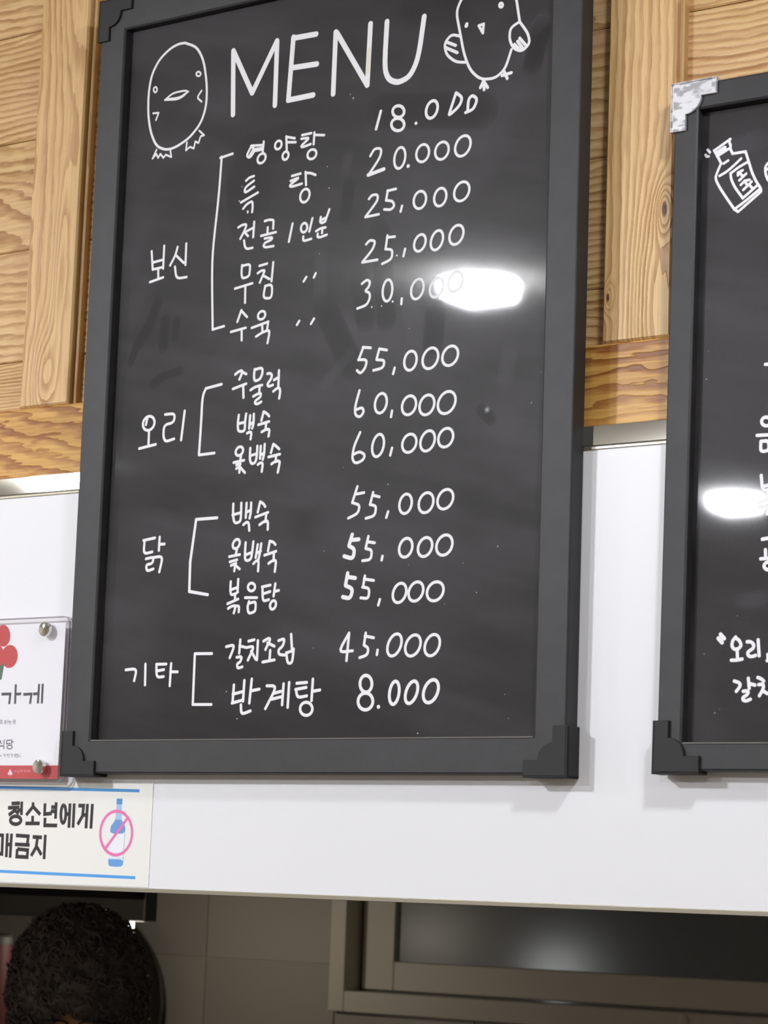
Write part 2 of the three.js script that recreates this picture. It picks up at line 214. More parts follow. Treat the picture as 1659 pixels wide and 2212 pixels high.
// ------------------------------------------------------------------ room shell
const X0 = -4.3, X1 = 4.6, Z1 = 6.2, ZK = -1.75, OPEN_T = 1.5475, OPEN_B = 1.02, OX0 = -2.2, OX1 = 2.6;
struct(obj('floor', bx(X0 - 0.1, X1 + 0.1, -0.1, 0, ZK - 0.15, Z1 + 0.1), M.floor), 'brown grey floor of the dining room and kitchen', 'floor');
struct(obj('ceiling', bx(X0 - 0.1, X1 + 0.1, CEIL, CEIL + 0.12, ZK - 0.15, Z1 + 0.1), M.ceiling), 'flat pale ceiling over dining room and kitchen', 'ceiling');
struct(obj('wall_left', bx(X0 - 0.1, X0, 0, CEIL, ZK - 0.15, Z1), M.plaster), 'plain beige side wall beyond the acrylic sign', 'wall');
struct(obj('wall_right', bx(X1, X1 + 0.1, 0, CEIL, ZK - 0.15, Z1), M.plaster), 'plain beige side wall beyond the drinks board', 'wall');
struct(obj('wall_back', bx(X0 - 0.1, X1 + 0.1, 0, CEIL, Z1, Z1 + 0.1), M.plaster), 'plain beige wall facing the menu boards', 'wall');

// the wall with the serving hatch: white board below, pine panelling above
const front = structGroup('wall_front', 'wall of pine panelling above glossy white board over a serving hatch', 'wall');
obj('backing', [bx(X0, X1, 1.9, CEIL, -0.1, -0.042), bx(X0, X1, 0, OPEN_B, -0.1, -0.002), bx(X0, OX0, OPEN_B, OPEN_T, -0.1, -0.002), bx(OX1, X1, OPEN_B, OPEN_T, -0.1, -0.002)], M.backing, front);
const RT = 1.9768, RB = 1.9549;
obj('white_board', rbx(X0, X1, OPEN_T, RT - 0.004, -0.1, 0, 0.001, 1), M.panel, front);
const ZS = -0.014, ZP = -0.029;   // front of the stiles, front of the planks behind them
const sx = (px, py) => at(px, py, ZS).x;
const L0 = (sx(89.5, 34) + sx(40.5, 881)) / 2, L1 = (sx(194, 0) + sx(147, 871)) / 2, R0 = (sx(1316.9, 0) + sx(1298, 740)) / 2, R1 = sx(1468, 60);
const railTop = at(60, 880, ZS).y, railTopR = at(1350, 738, ZS).y, PITCHX = R0 - L0;
const stileWood = [
  wood({ w: 0.075, h: 0.6, vertical: true, seed: 11, rings: 62, warp: 1.0, light: [218, 181, 126], dark: [176, 131, 82], cath: [[0.035, 0.035, 0.05, 0.018, 4.2], [0.14, 0.052, 0.1, 0.011, 2.6], [0.5, 0.05, 0.13, 0.026, 2.6]], even: 0.6 }),
  wood({ w: 0.075, h: 0.6, vertical: true, seed: 25, rings: 105, warp: 1.0, light: [218, 181, 126], dark: [176, 131, 82], knots: [[0.042, 0.006, 0.004, 3.2], [0.118, 0.066, 0.007, 4.5]], cath: [[0.03, 0.055, 0.1, 0.022, 4]], even: 0.35 }),
];
const plankWood = [
  wood({ w: 0.72, h: 0.1, seed: 31, rings: 170, warp: 1.0, light: [214, 178, 127], dark: [164, 119, 72], ppm: 1800, even: 0.5 }),
  wood({ w: 0.72, h: 0.1, seed: 47, rings: 125, warp: 1.3, light: [214, 178, 127], dark: [164, 119, 72], ppm: 1800, even: 0.6 }),
  wood({ w: 0.72, h: 0.1, seed: 59, rings: 75, warp: 1.6, light: [214, 178, 127], dark: [164, 119, 72], ppm: 1800, cath: [[0.1, 0.05, 0.12, 0.03, 2.5], [0.6, 0.05, 0.1, 0.03, -2.5]], even: 0.6 }),
];
const railWood = [
  wood({ w: 0.72, h: 0.085, seed: 63, rings: 58, warp: 1.9, light: [208, 159, 86], dark: [148, 92, 44], cath: [[0.62, 0.04, 0.1, 0.03, 3]], ppm: 1800, even: 0.7 }),
  wood({ w: 0.72, h: 0.085, seed: 72, rings: 66, warp: 1.8, light: [208, 159, 86], dark: [148, 92, 44], cath: [[0.66, 0.07, 0.07, 0.03, -3]], knots: [[0.69, 0.03, 0.002, 1]], ppm: 1800, even: 0.7 }),
];
const rT = (railTop + railTopR) / 2;
// panelling repeats: stile, planks between, a rail along the foot
const plankY = [547, 312, 86].map((y, i) => at(0, [549, 312, 86][i], ZP).y);
const pitchY = (plankY[2] - plankY[0]) / 2, firstY = plankY[0] - 2 * pitchY;
for (let b = -2; b <= 3; b++) {
  const s0 = L0 + b * PITCHX, s1 = s0 + (L1 - L0), n0 = s0 + PITCHX;
  obj('stile', plankGeo(s0, s1, rT, CEIL, -0.045, ZS, 0.0022), stileWood[((b % 2) + 2) % 2], front);
  obj('bead', plankGeo(s1 - 0.001, s1 + 0.0045, rT, CEIL, -0.045, ZS - 0.007, 0.0012), stileWood[((b % 2) + 2) % 2], front);
  obj('foot_rail', plankGeo(s0 - PITCHX * 0.55 + 0.0002, n0 - PITCHX * 0.55 - 0.0002, RT - 0.006, rT - 0.0003, -0.045, ZS - 0.0004, 0.0016), railWood[((b % 2) + 2) % 2], front);
  for (let k = 0; k < 7; k++) {
    const y0 = Math.max(rT - 0.01, firstY + k * pitchY), y1 = Math.min(CEIL, firstY + (k + 1) * pitchY);
    if (y1 - y0 < 0.01) continue;
    obj('plank', plankGeo(s1 - 0.004, n0 + 0.004, y0 + 0.0004, y1 - 0.0004, -0.045, ZP, 0.0014), plankWood[(k + b * 2 + 8) % 3], front);
  }
}
// bright metal strip capping the white board, metal edging along the hatch
const t1 = structGroup('trim_1', 'bright stainless steel strip between pine panelling and white board', 'trim');
obj('strip', rbx(X0, X1, RT - 0.0185, RT, -0.03, 0.0018, 0.0006, 1), M.steel, t1);
obj('lip', [rbx(X0, X1, RB, RB + 0.0028, -0.001, 0.0012, 0.0005, 1)], M.steelDull, t1);
const t2 = obj('trim_2', rbx(X0, X1, OPEN_T - 0.0032, OPEN_T + 0.0012, -0.102, 0.0012, 0.0005, 1), M.steelDull); struct(t2, 'thin metal edging under the white board above the hatch', 'trim');
struct(obj('trim_3', rbx(OX0, OX1, OPEN_B, OPEN_B + 0.03, -0.3, 0.2, 0.004), M.steelDull), 'steel sill of the serving hatch', 'trim');

// ------------------------------------------------------------------ ceiling lamps
LAMPS.forEach(([x, z, part], i) => {
  const where = ['above the framed menu board', 'close to the pine wall beside the drinks board', 'in the middle of the dining room', 'by the far side wall', 'added for fill in front of the drinks board', 'added for fill by the pine wall beside the acrylic sign', 'added for fill near the side wall beyond the drinks board'][i];
  const t = thing('ceiling_lamp', 'round white ceiling lamp ' + where, 'lamp', [x, CEIL, z], 'round ceiling lamps of the dining room');
  const glow = mat({ color: 0xffffff, roughness: 0.6, emissive: LAMP_COLOR, emissiveIntensity: 3 }), r = 0.068, h = LAMP_H;
  obj('base_plate', new THREE.CylinderGeometry(r + 0.012, r + 0.012, 0.006, 40).translate(0, -0.003, 0), M.ceiling, t);
  obj('diffuser', new THREE.LatheGeometry([[0.0001, -h], [r - 0.008, -h], [r - 0.002, -h + 0.002], [r, -h + 0.008], [r, -0.006]].map((p) => new THREE.Vector2(...p)), 40), glow, t);
  const area = (w, d, x2, y2, z2, rx, ry) => { const l = new THREE.RectAreaLight(LAMP_COLOR, LAMP * part, w, d); l.position.set(x2, y2, z2); l.rotation.order = 'YXZ'; l.rotation.set(rx, ry, 0); t.add(l); };
  area(LAMP_SIZE, LAMP_SIZE, 0, -h - 0.002, 0, -Math.PI / 2, 0);
  for (let k = 0; k < 8; k++) { const a = (k + 0.35) * Math.PI / 4; area(0.055, h - 0.008, (r + 0.003) * Math.sin(a), -h / 2 - 0.002, (r + 0.003) * Math.cos(a), 0, a + Math.PI); }   // the round side wall glows too
});

// ------------------------------------------------------------------ menu boards
function boardFrame(W, H, wf, d, rec, back) {
  // outline of the moulding: [inset from the outer edge, height]
  const pr = [[0, back], [0, d - 0.0016], [0.0005, d - 0.0006], [0.0016, d], [wf - 0.0022, d], [wf - 0.0004, d - 0.0011], [wf, d - 0.0022], [wf, d - rec - 0.001]];
  const side = (f) => {
    const p = [], uv = [];
    for (let i = 0; i < pr.length - 1; i++) {
      const [o, w] = pr[i], [o2, w2] = pr[i + 1], q = [f(o, 0, w), f(o, 1, w), f(o2, 1, w2), f(o2, 0, w2)];
      for (const k of [0, 1, 2, 0, 2, 3]) { p.push(...q[k]); uv.push(q[k][0] * 4, q[k][1] * 4); }
    }
    const c0 = pr.map(([o, w]) => f(o, 0, w)), c1 = pr.map(([o, w]) => f(o, 1, w));
    for (const [c, flip] of [[c0, true], [c1, false]]) for (let i = 1; i < c.length - 1; i++) for (const k of flip ? [0, i + 1, i] : [0, i, i + 1]) { p.push(...c[k]); uv.push(c[k][0] * 4, c[k][1] * 4); }
    const g = new THREE.BufferGeometry(); g.setAttribute('position', new THREE.Float32BufferAttribute(p, 3)); g.setAttribute('uv', new THREE.Float32BufferAttribute(uv, 2)); g.computeVertexNormals();
    return g;
  };
  return [side((o, e, w) => [e ? W - o : o, o, w]), side((o, e, w) => [W - o, e ? H - o : o, w]), side((o, e, w) => [e ? o : W - o, H - o, w]), side((o, e, w) => [o, e ? o : H - o, w])];
}
function cornerGuard(d, back) {   // for the lower left corner of a board whose corner is 0, 0
  const La = 0.043, Lw = 0.0125, R = 0.0155, t = 0.0032, f = 0.0026, s = new THREE.Shape();
  s.moveTo(-t, -t); s.lineTo(La, -t); s.lineTo(La, Lw); s.lineTo(Lw + R, Lw); s.absarc(Lw, Lw, R, 0, Math.PI / 2, false); s.lineTo(Lw, La); s.lineTo(-t, La); s.closePath();
  const plate = new THREE.ExtrudeGeometry(s, { depth: f, bevelEnabled: true, bevelThickness: 0.0007, bevelSize: 0.0007, bevelOffset: -0.0007, bevelSegments: 2, curveSegments: 14 }); plate.translate(0, 0, d - 0.0007);
  const g = [plate, rbx(-t, 0.0002, -t, La, back, d + f, 0.0012), rbx(-t, La, -t, 0.0002, back, d + f, 0.0012)].map((q) => (q.index ? q.toNonIndexed() : q));
  const m = mergeGeometries(g), p = m.attributes.position, uv = m.attributes.uv;
  for (let i = 0; i < p.count; i++) uv.setXY(i, p.getX(i) * 26, p.getY(i) * 26);
  return m;
}
// how the boards hang: u right, v up, w out of the board
const FACE = 0.0148, REC = 0.0095;
const BOARDS = [
  { x: 0, y: 1.66143, z: 0.0042, lean: 0.00405, turn: 0.0006, W: 0.6, H: 0.8163, wf: 0.034, back: -0.004, text: MENU },
  { x: 0.69176, y: 1.66496, z: 0.0038, lean: -0.01326, turn: -0.0016, W: 0.86, H: 0.6134, wf: 0.0244, back: 0.0012, text: DRINKS },
];
BOARDS.forEach((b, n) => {
  const group = new THREE.Group(); group.name = 'menu_board' + (n ? '_001' : ''); scene.add(group); names.menu_board = n;
  group.position.set(b.x, b.y, b.z); group.rotation.set(b.lean, 0, b.turn);
  group.userData = n ? { label: 'black framed chalkboard with a drawn bottle and a silver worn corner', category: 'menu board' } : { label: 'tall black framed chalkboard headed MENU with prices in white marker', category: 'menu board' };
  group.updateMatrixWorld(true);
  for (const g of boardFrame(b.W, b.H, b.wf, FACE, REC, b.back)) obj('frame_rail', g, M.frame, group);
  obj('pale_line', rbx(b.wf + 0.0005, b.W - b.wf - 0.0005, b.wf - 0.0017, b.wf - 0.0001, FACE - 0.0022, FACE + 0.0001, 0.0004, 1), M.paleEdge, group);  // pale grey strip along the lower inner frame edge
  // the writing surface
  const u0 = b.wf - 0.004, v0 = b.wf - 0.004, w = b.W - 2 * u0, h = b.H - 2 * v0, CH = n ? 1400 : 2048, ppm = CH / h, CW = Math.round(w * ppm);
  const inv = group.matrixWorld.clone().invert(), o = CAM.clone().applyMatrix4(inv), ws = FACE - REC;
  const to = ([px, py]) => { const d = rayAt(px, py).transformDirection(inv), t = (ws - o.z) / d.z; return [(o.x + d.x * t - u0) * ppm, CH - (o.y + d.y * t - v0) * ppm]; };
  const c = newCanvas(CW, CH), x = c.getContext('2d'), rc = newCanvas(CW, CH), rx = rc.getContext('2d');
  // marker film left by wiping: low noise, streaks, then wiped spots
  const sw = Math.ceil(CW / 4), sh = Math.ceil(CH / 4), sc = newCanvas(sw, sh), sx2 = sc.getContext('2d'), im = sx2.createImageData(sw, sh);
  for (let j = 0; j < sh; j++) for (let i = 0; i < sw; i++) {
    const f = fbm(i * 0.011, j * 0.016, 81 + n, 4), s = fbm((i * 0.85 + j * 0.3) * 0.012, (j - i * 0.25) * 0.06, 91 + n, 3), k = (j * sw + i) * 4, low = (sstep(0.34, 0.6, f) - 0.4) * 11 + (s - 0.45) * 26 + (hash(i, j, 5) - 0.5) * 3;
    im.data[k] = 45 + low; im.data[k + 1] = 43 + low; im.data[k + 2] = 44 + low * 1.1; im.data[k + 3] = 255;
  }
  sx2.putImageData(im, 0, 0);
  x.imageSmoothingEnabled = true; x.drawImage(sc, 0, 0, CW, CH);
  rx.fillStyle = 'rgb(255,110,0)'; rx.fillRect(0, 0, CW, CH);
  const dab = (px, py, r, col, a) => { const [cx, cy] = to([px, py]), R = r / 2230 * ppm, g = x.createRadialGradient(cx, cy, R * 0.2, cx, cy, R); g.addColorStop(0, `rgba(${col},${a})`); g.addColorStop(0.75, `rgba(${col},${a * 0.8})`); g.addColorStop(1, `rgba(${col},0)`); x.fillStyle = g; x.fillRect(cx - R, cy - R, 2 * R, 2 * R); };
  const smear = (x0, y0, x1, y1, r0, a = 1.1, col = '25,22,22') => { const r = r0 * 1.35, n2 = Math.ceil(Math.hypot(x1 - x0, y1 - y0) / (r * 0.35)); for (let i = 0; i <= n2; i++) dab(lerp(x0, x1, i / n2), lerp(y0, y1, i / n2), r, col, a / 2.6); };
  if (!n) {
    for (const q of [[342, 650, 320, 710, 12], [318, 712, 298, 745, 13], [296, 745, 282, 785, 9], [358, 690, 352, 750, 12], [382, 690, 378, 730, 10], [390, 800, 355, 812, 9], [355, 812, 330, 830, 10], [520, 380, 525, 470, 36], [560, 380, 560, 430, 30], [640, 300, 540, 330, 36], [820, 500, 835, 690, 22], [775, 600, 790, 690, 22], [825, 240, 1040, 240, 34], [940, 680, 935, 750, 22], [755, 400, 745, 470, 14], [700, 660, 760, 790, 26], [1040, 885, 1060, 905, 12], [1170, 60, 1150, 140, 20]]) smear(...q);
    for (const q of [[695, 545, 690, 640, 16], [755, 330, 745, 370, 12], [960, 520, 1150, 540, 22], [880, 610, 900, 720, 24], [1150, 70, 1180, 30, 16], [760, 760, 700, 830, 12], [1090, 830, 1100, 760, 18], [300, 640, 330, 600, 22]]) smear(...q, 0.13, '92,92,98');
    for (const [px, py, r] of [[1052, 885, 4], [1029, 1280, 1.6], [1075, 1180, 1.8], [1000, 1216, 1.2], [902, 1584, 2], [960, 1305, 1.2], [838, 1046, 1.8], [763, 212, 2.4], [757, 204, 1.6], [1148, 870, 1.4], [905, 1305, 1], [882, 1220, 1], [700, 1190, 1.4], [1168, 803, 1], [742, 1010, 1], [676, 1400, 1.2], [884, 710, 1.2], [1090, 1500, 1.3], [1098, 1552, 1.2], [690, 548, 1.3], [1205, 990, 1]]) { const [cx, cy] = to([px, py]); x.fillStyle = 'rgba(190,190,192,.8)'; x.beginPath(); x.arc(cx, cy, r / 2230 * ppm, 0, 7); x.fill(); }
    x.fillStyle = 'rgba(120,120,124,.5)'; { const [cx, cy] = to([1052, 885]); x.beginPath(); x.arc(cx, cy, 8 / 2230 * ppm, 0, 7); x.fill(); }
  } else {
    for (const [px, py, r] of [[1526, 819, 1.6], [1530, 758, 1], [1544, 1540, 1.6], [1555, 1532, 1], [1521, 1413, 1.4], [1593, 1330, 1.2]]) { const [cx, cy] = to([px, py]); x.fillStyle = 'rgba(190,190,192,.7)'; x.beginPath(); x.arc(cx, cy, r / 2230 * ppm, 0, 7); x.fill(); }
    for (const q of [[1560, 330, 1640, 300, 20], [1600, 1300, 1650, 1290, 14]]) smear(...q, 0.2, '86,86,92');
  }
  for (const line of b.text) { if (!line.length) continue; write(x, to, ppm, line[0], line[1], '#f2f2f5'); write(rx, to, ppm, line[0], line[1], 'rgb(0,200,0)'); }
  if (!n) { x.globalAlpha = 0.35; write(x, to, ppm, [480, 0, 2.2419, 9], '712 240 704 350', '#d9cf9c'); x.globalAlpha = 1; }
  const colour = canvasTex(c, true), rough = canvasTex(rc);
  const bump = (() => { const s = 512, d = new Uint8Array(s * s * 4); for (let i = 0; i < s * s; i++) { const X = i % s, Y = (i / s) | 0, v = 255 * (0.6 * noise(X * 0.32, Y * 0.32, 7) + 0.4 * noise(X * 0.11, Y * 0.11, 8)); d[i * 4] = d[i * 4 + 1] = d[i * 4 + 2] = v; d[i * 4 + 3] = 255; } const t = dataTex(s, s, d); t.repeat.set(w / 0.3, h / 0.3); return t; })();
  const pm = mat({ map: colour, roughness: 1, roughnessMap: rough, clearcoat: 0.22, clearcoatMap: rough, clearcoatRoughness: 0.035, specularIntensity: 0.28, bumpMap: bump, bumpScale: 0.000014 });
  const pg = bx(u0, u0 + w, v0, v0 + h, ws - 0.004, ws);
  const panel = obj('panel', pg, pm, group); panel.userData.label = 'glossy black writing panel with white marker lettering';
  // corner guards
  for (let k = 0; k < 4; k++) {
    const g = cornerGuard(FACE, b.back), rx2 = k === 1 || k === 2 ? -1 : 1, ry2 = k >= 2 ? -1 : 1;
    g.scale(rx2, ry2, 1); if (rx2 * ry2 < 0) { const p = g.attributes.position, nn = g.attributes.normal, uv = g.attributes.uv; for (const a of [p, nn, uv]) for (let i = 0; i < a.count; i += 3) for (let q = 0; q < a.itemSize; q++) { const s = a.array[(i + 1) * a.itemSize + q]; a.array[(i + 1) * a.itemSize + q] = a.array[(i + 2) * a.itemSize + q]; a.array[(i + 2) * a.itemSize + q] = s; } }
    g.translate(rx2 < 0 ? b.W : 0, ry2 < 0 ? b.H : 0, 0);
    const cg = obj('corner_guard', g, n && k === 3 ? M.worn : M.guard, group);
    if (n && k === 3) cg.userData.label = 'silver corner guard with worn off paint';
  }
});

// ------------------------------------------------------------------ printed warning sticker on the white board
function printCanvas(x0, x1, y0, y1, ppm, z) { const c = newCanvas(Math.round((x1 - x0) * ppm), Math.round((y1 - y0) * ppm)), ctx = c.getContext('2d'); return { c, ctx, ppm, to: ([px, py]) => { const p = at(px, py, z); return [(p.x - x0) * ppm, (y1 - p.y) * ppm]; } }; }
{
  const z = 0.0006, x1 = at(326, 1800, z).x, x0 = x1 - 0.46, y0 = OPEN_T + 0.002, y1 = at(150, 1690, z).y;
  const { c, ctx, ppm, to } = printCanvas(x0, x1, y0, y1, 2600, z), S = (w) => [0, 1660, 4.879, w];
  ctx.fillStyle = '#f0efea'; ctx.fillRect(0, 0, c.width, c.height);
  const draw = (w, str, col, cap = 'butt') => write(ctx, to, ppm, S(w), str, col, cap);
  draw(6.6, 'l -1600 160 1470 236', '#4a90cf'); draw(6.6, 'l -1600 1008 1426 1153', '#57a3e8');
  draw(8.4, 'l 122 370 210 366;l 85 415 205 410;l 155 415 145 450 92 492;l 150 435 198 478;l 185 440 228 440;l 230 350 225 492;o 165 546 56 42 0;l 350 358 346 405 276 492;l 347 400 424 486;l 344 500 343 572;l 268 580 418 580;l 475 368 470 482 546 474;l 540 408 590 408;l 535 452 590 452;l 592 358 585 530;l 475 520 471 600 602 602;o 668 480 26 94 2;l 695 482 732 480;l 738 370 726 626;l 782 370 770 624;l 826 392 882 392 870 500 818 592;l 880 492 918 490;l 922 374 906 632;l 974 374 958 634', '#2c2b2c');
  draw(8.4, 'l -40 702 28 706 20 902 -40 896 -40 702;l 78 685 66 936;l 122 688 106 942;l 78 802 116 803;l 168 706 298 716 288 795;l 158 800 312 808;l 182 850 176 930 286 936 292 862 182 850;l 345 722 442 728;l 396 730 380 832 328 922;l 386 824 436 912;l 478 700 464 956', '#2c2b2c');
  // bottle
  const poly = (str, col) => write(ctx, to, ppm, S(1), str, col, 'butt', true, true);
  poly('l 1230 318 1292 318 1288 380 1228 380', '#5b94d6'); poly('l 1230 380 1286 380 1282 545 1214 545', '#a9c9ee');
  poly('1214 540 1282 540 1300 580 1322 615 1314 690 1160 688 1166 610 1195 575 1214 540', '#6f9fd8'); poly('l 1162 690 1314 692 1298 932 1142 926', '#f0f2f8'); poly('1142 955 1298 960 1292 1020 1270 1038 1160 1034 1140 1012 1142 955', '#6aa2e2'); poly('l 1142 926 1298 932 1298 960 1142 955', '#dfe7f5');
  draw(1, 'l 1318 620 1298 960 1292 1020', '#5f8fcf');
  draw(7.0, 'o 1225 682 168 232 3;l 1346 522 1112 842', '#ec78b2');
  const s = obj('warning_sticker', bx(x0, x1, y0, y1, 0.0001, z), mat({ map: canvasTex(c, true), roughness: 0.32 })); tag(s, 'white sticker with blue lines and a crossed out blue bottle', 'sticker');
}
// ------------------------------------------------------------------ acrylic sign on chrome standoffs
{
  const zf = 0.0165, x1 = at(140, 1500, zf).x, y1 = at(60, 1334, zf).y, y0 = at(60, 1690, zf).y, W = 0.216, x0 = x1 - W;
  const sg = thing('acrylic_sign', 'clear acrylic sign with red berries print held by chrome screws', 'sign', [x0, y0, 0]);
  const rr = (w, h, r) => { const s = new THREE.Shape(); s.moveTo(r, 0); s.lineTo(w - r, 0); s.absarc(w - r, r, r, -Math.PI / 2, 0); s.lineTo(w, h - r); s.absarc(w - r, h - r, r, 0, Math.PI / 2); s.lineTo(r, h); s.absarc(r, h - r, r, Math.PI / 2, Math.PI); s.lineTo(0, r); s.absarc(r, r, r, Math.PI, 1.5 * Math.PI); return s; };
  const H = y1 - y0, acry = mat({ color: 0xffffff, roughness: 0.02, transmission: 1, thickness: 0, ior: 1.49 });
  const zp = 0.0116, acryEdge = mat({ color: 0xcfc8d2, roughness: 0.25, transmission: 0.5, thickness: 0, ior: 1.49 });
  for (const [z0, d] of [[0.0126, 0.0032], [0.0072, 0.0032]]) { const g = new THREE.ExtrudeGeometry(rr(W, H, 0.009), { depth: d, bevelEnabled: true, bevelThickness: 0.0004, bevelSize: 0.0004, bevelOffset: -0.0004, bevelSegments: 1, curveSegments: 10 }); g.translate(0, 0, z0); obj('acrylic_plate', g, [acry, acryEdge], sg); }
  const m0 = 0.0085, px1 = x1 - m0, px0 = x0 + m0, py0 = y0 + 0.004, py1 = y1 - 0.006;
  const { c, ctx, ppm, to } = printCanvas(px0, px1, py0, py1, 2600, zp), S = (w) => [0, 1280, 4.879, w];
  ctx.fillStyle = '#f3f2f8'; ctx.fillRect(0, 0, c.width, c.height);
  const draw = (w, str, col, cap = 'butt') => write(ctx, to, ppm, S(w), str, col, cap), fill = (str, col) => write(ctx, to, ppm, S(1), str, col, 'butt', true, true);
  fill('l 8 740 46 740 16 918 -8 918', '#5a7464'); fill('l -30 780 8 740 4 918 -8 918', '#5a7464');
  fill('o 34 455 74 116 0', '#c9474b'); fill('o 100 674 86 122 6', '#c9474b'); fill('o -40 660 84 122 -6', '#c9474b');
  draw(6.4, 'l 15 1072 108 1070 96 1176;l 166 968 158 1174;l 160 1072 222 1068;l 245 1074 330 1070 316 1174;l 348 1070 405 1066;l 412 964 398 1170;l 450 962 440 1170', '#4a4854');
  draw(1.5, 'l 45 1350 65 1350;l 42 1362 70 1362;o 55 1378 8 8;l 80 1340 80 1390;l 80 1365 90 1365;l 95 1345 95 1357 118 1357;l 90 1367 122 1367;l 98 1374 98 1387 118 1387;l 135 1346 162 1346 158 1358;l 148 1352 148 1362;l 130 1364 166 1364;l 148 1368 135 1390;l 148 1370 164 1388;l -6 1346 8 1346 5 1386;l 14 1345 14 1388;l 22 1342 22 1390', '#8d8b97');
  draw(2.4, 'l 6 1560 -10 1598;l 4 1570 18 1596;l 43 1550 41 1606;l -10 1618 41 1618 38 1652;l 70 1560 112 1558;l 70 1560 68 1596 112 1592;l 123 1548 121 1606;l 123 1576 142 1574;o 100 1630 28 19 0', '#474c5a');
  draw(1.2, 'l -4 1716 16 1716;l -2 1728 14 1728;l 32 1706 50 1706 34 1724;l 42 1712 52 1724;l 58 1700 58 1728;l 46 1734 58 1734;l 72 1704 90 1704;o 82 1716 7 6;l 98 1700 98 1726;l 80 1736 98 1736;l 106 1706 124 1706 116 1736;l 130 1700 130 1738;l 130 1718 136 1718;l 142 1708 154 1708 148 1734;l 160 1700 160 1738;l 166 1700 166 1738;o 176 1710 6 6;l 188 1700 188 1718;l 176 1722 176 1738 188 1738 188 1722;l 194 1706 194 1728 204 1728;l 208 1704 218 1704;l 210 1716 210 1732 218 1732', '#8e8c98');
  fill('l -1200 1824 620 1824 620 2040 -1200 2040', '#c9474d');
  draw(1, '. 105 1884 18;. 93 1908 18;. 118 1908 18', '#f3dfe6'); draw(1.3, 'l 106 1905 104 1942', '#f3dfe6');
  draw(1.1, 'l 150 1875 160 1892;l 158 1872 148 1894;l 168 1870 168 1896;l 168 1882 174 1882;l 182 1874 196 1874;l 200 1870 200 1884;o 192 1892 8 5;o 222 1876 8 7;l 214 1890 232 1890;l 240 1868 240 1896;o 260 1878 7 6;l 272 1868 272 1884;l 254 1892 272 1892;l 286 1874 286 1890 300 1888 300 1874 286 1874;l 308 1868 308 1896;l 318 1868 318 1896', '#e59aa6');
  const pr = obj('printed_sheet', bx(px0, px1, py0, py1, zp - 0.0004, zp).translate(-x0, -y0, 0), mat({ map: canvasTex(c, true), roughness: 0.7 }), sg); pr.userData.label = 'white print with red berries and a red band';
  const screw = (px, py) => {
    const p = at(px, py, 0.021), q = [[0, 0.0002], [0.0052, 0.0002], [0.0052, 0.0065], [0.0025, 0.0068], [0.0025, 0.0158], [0.0072, 0.0158], [0.0074, 0.0162], [0.0074, 0.0205], [0.0068, 0.0211], [0.0001, 0.0213]];
    const g = new THREE.LatheGeometry(q.map((a) => new THREE.Vector2(...a)), 28); g.rotateX(Math.PI / 2); g.translate(p.x - x0, p.y - y0, 0); obj('chrome_screw', g, M.chrome, sg);
    return p;
  };
  const a = screw(94, 1359), b2 = screw(81, 1656);
  for (const p of [a, b2]) { const g = new THREE.LatheGeometry([[0, 0.0002], [0.0052, 0.0002], [0.0052, 0.0065], [0.0025, 0.0068], [0.0025, 0.0158], [0.0072, 0.0158], [0.0074, 0.0205], [0.0068, 0.0211], [0.0001, 0.0213]].map((v) => new THREE.Vector2(...v)), 28); g.rotateX(Math.PI / 2); g.translate(x1 - p.x, p.y - y0, 0); obj('chrome_screw', g, M.chrome, sg); }
}

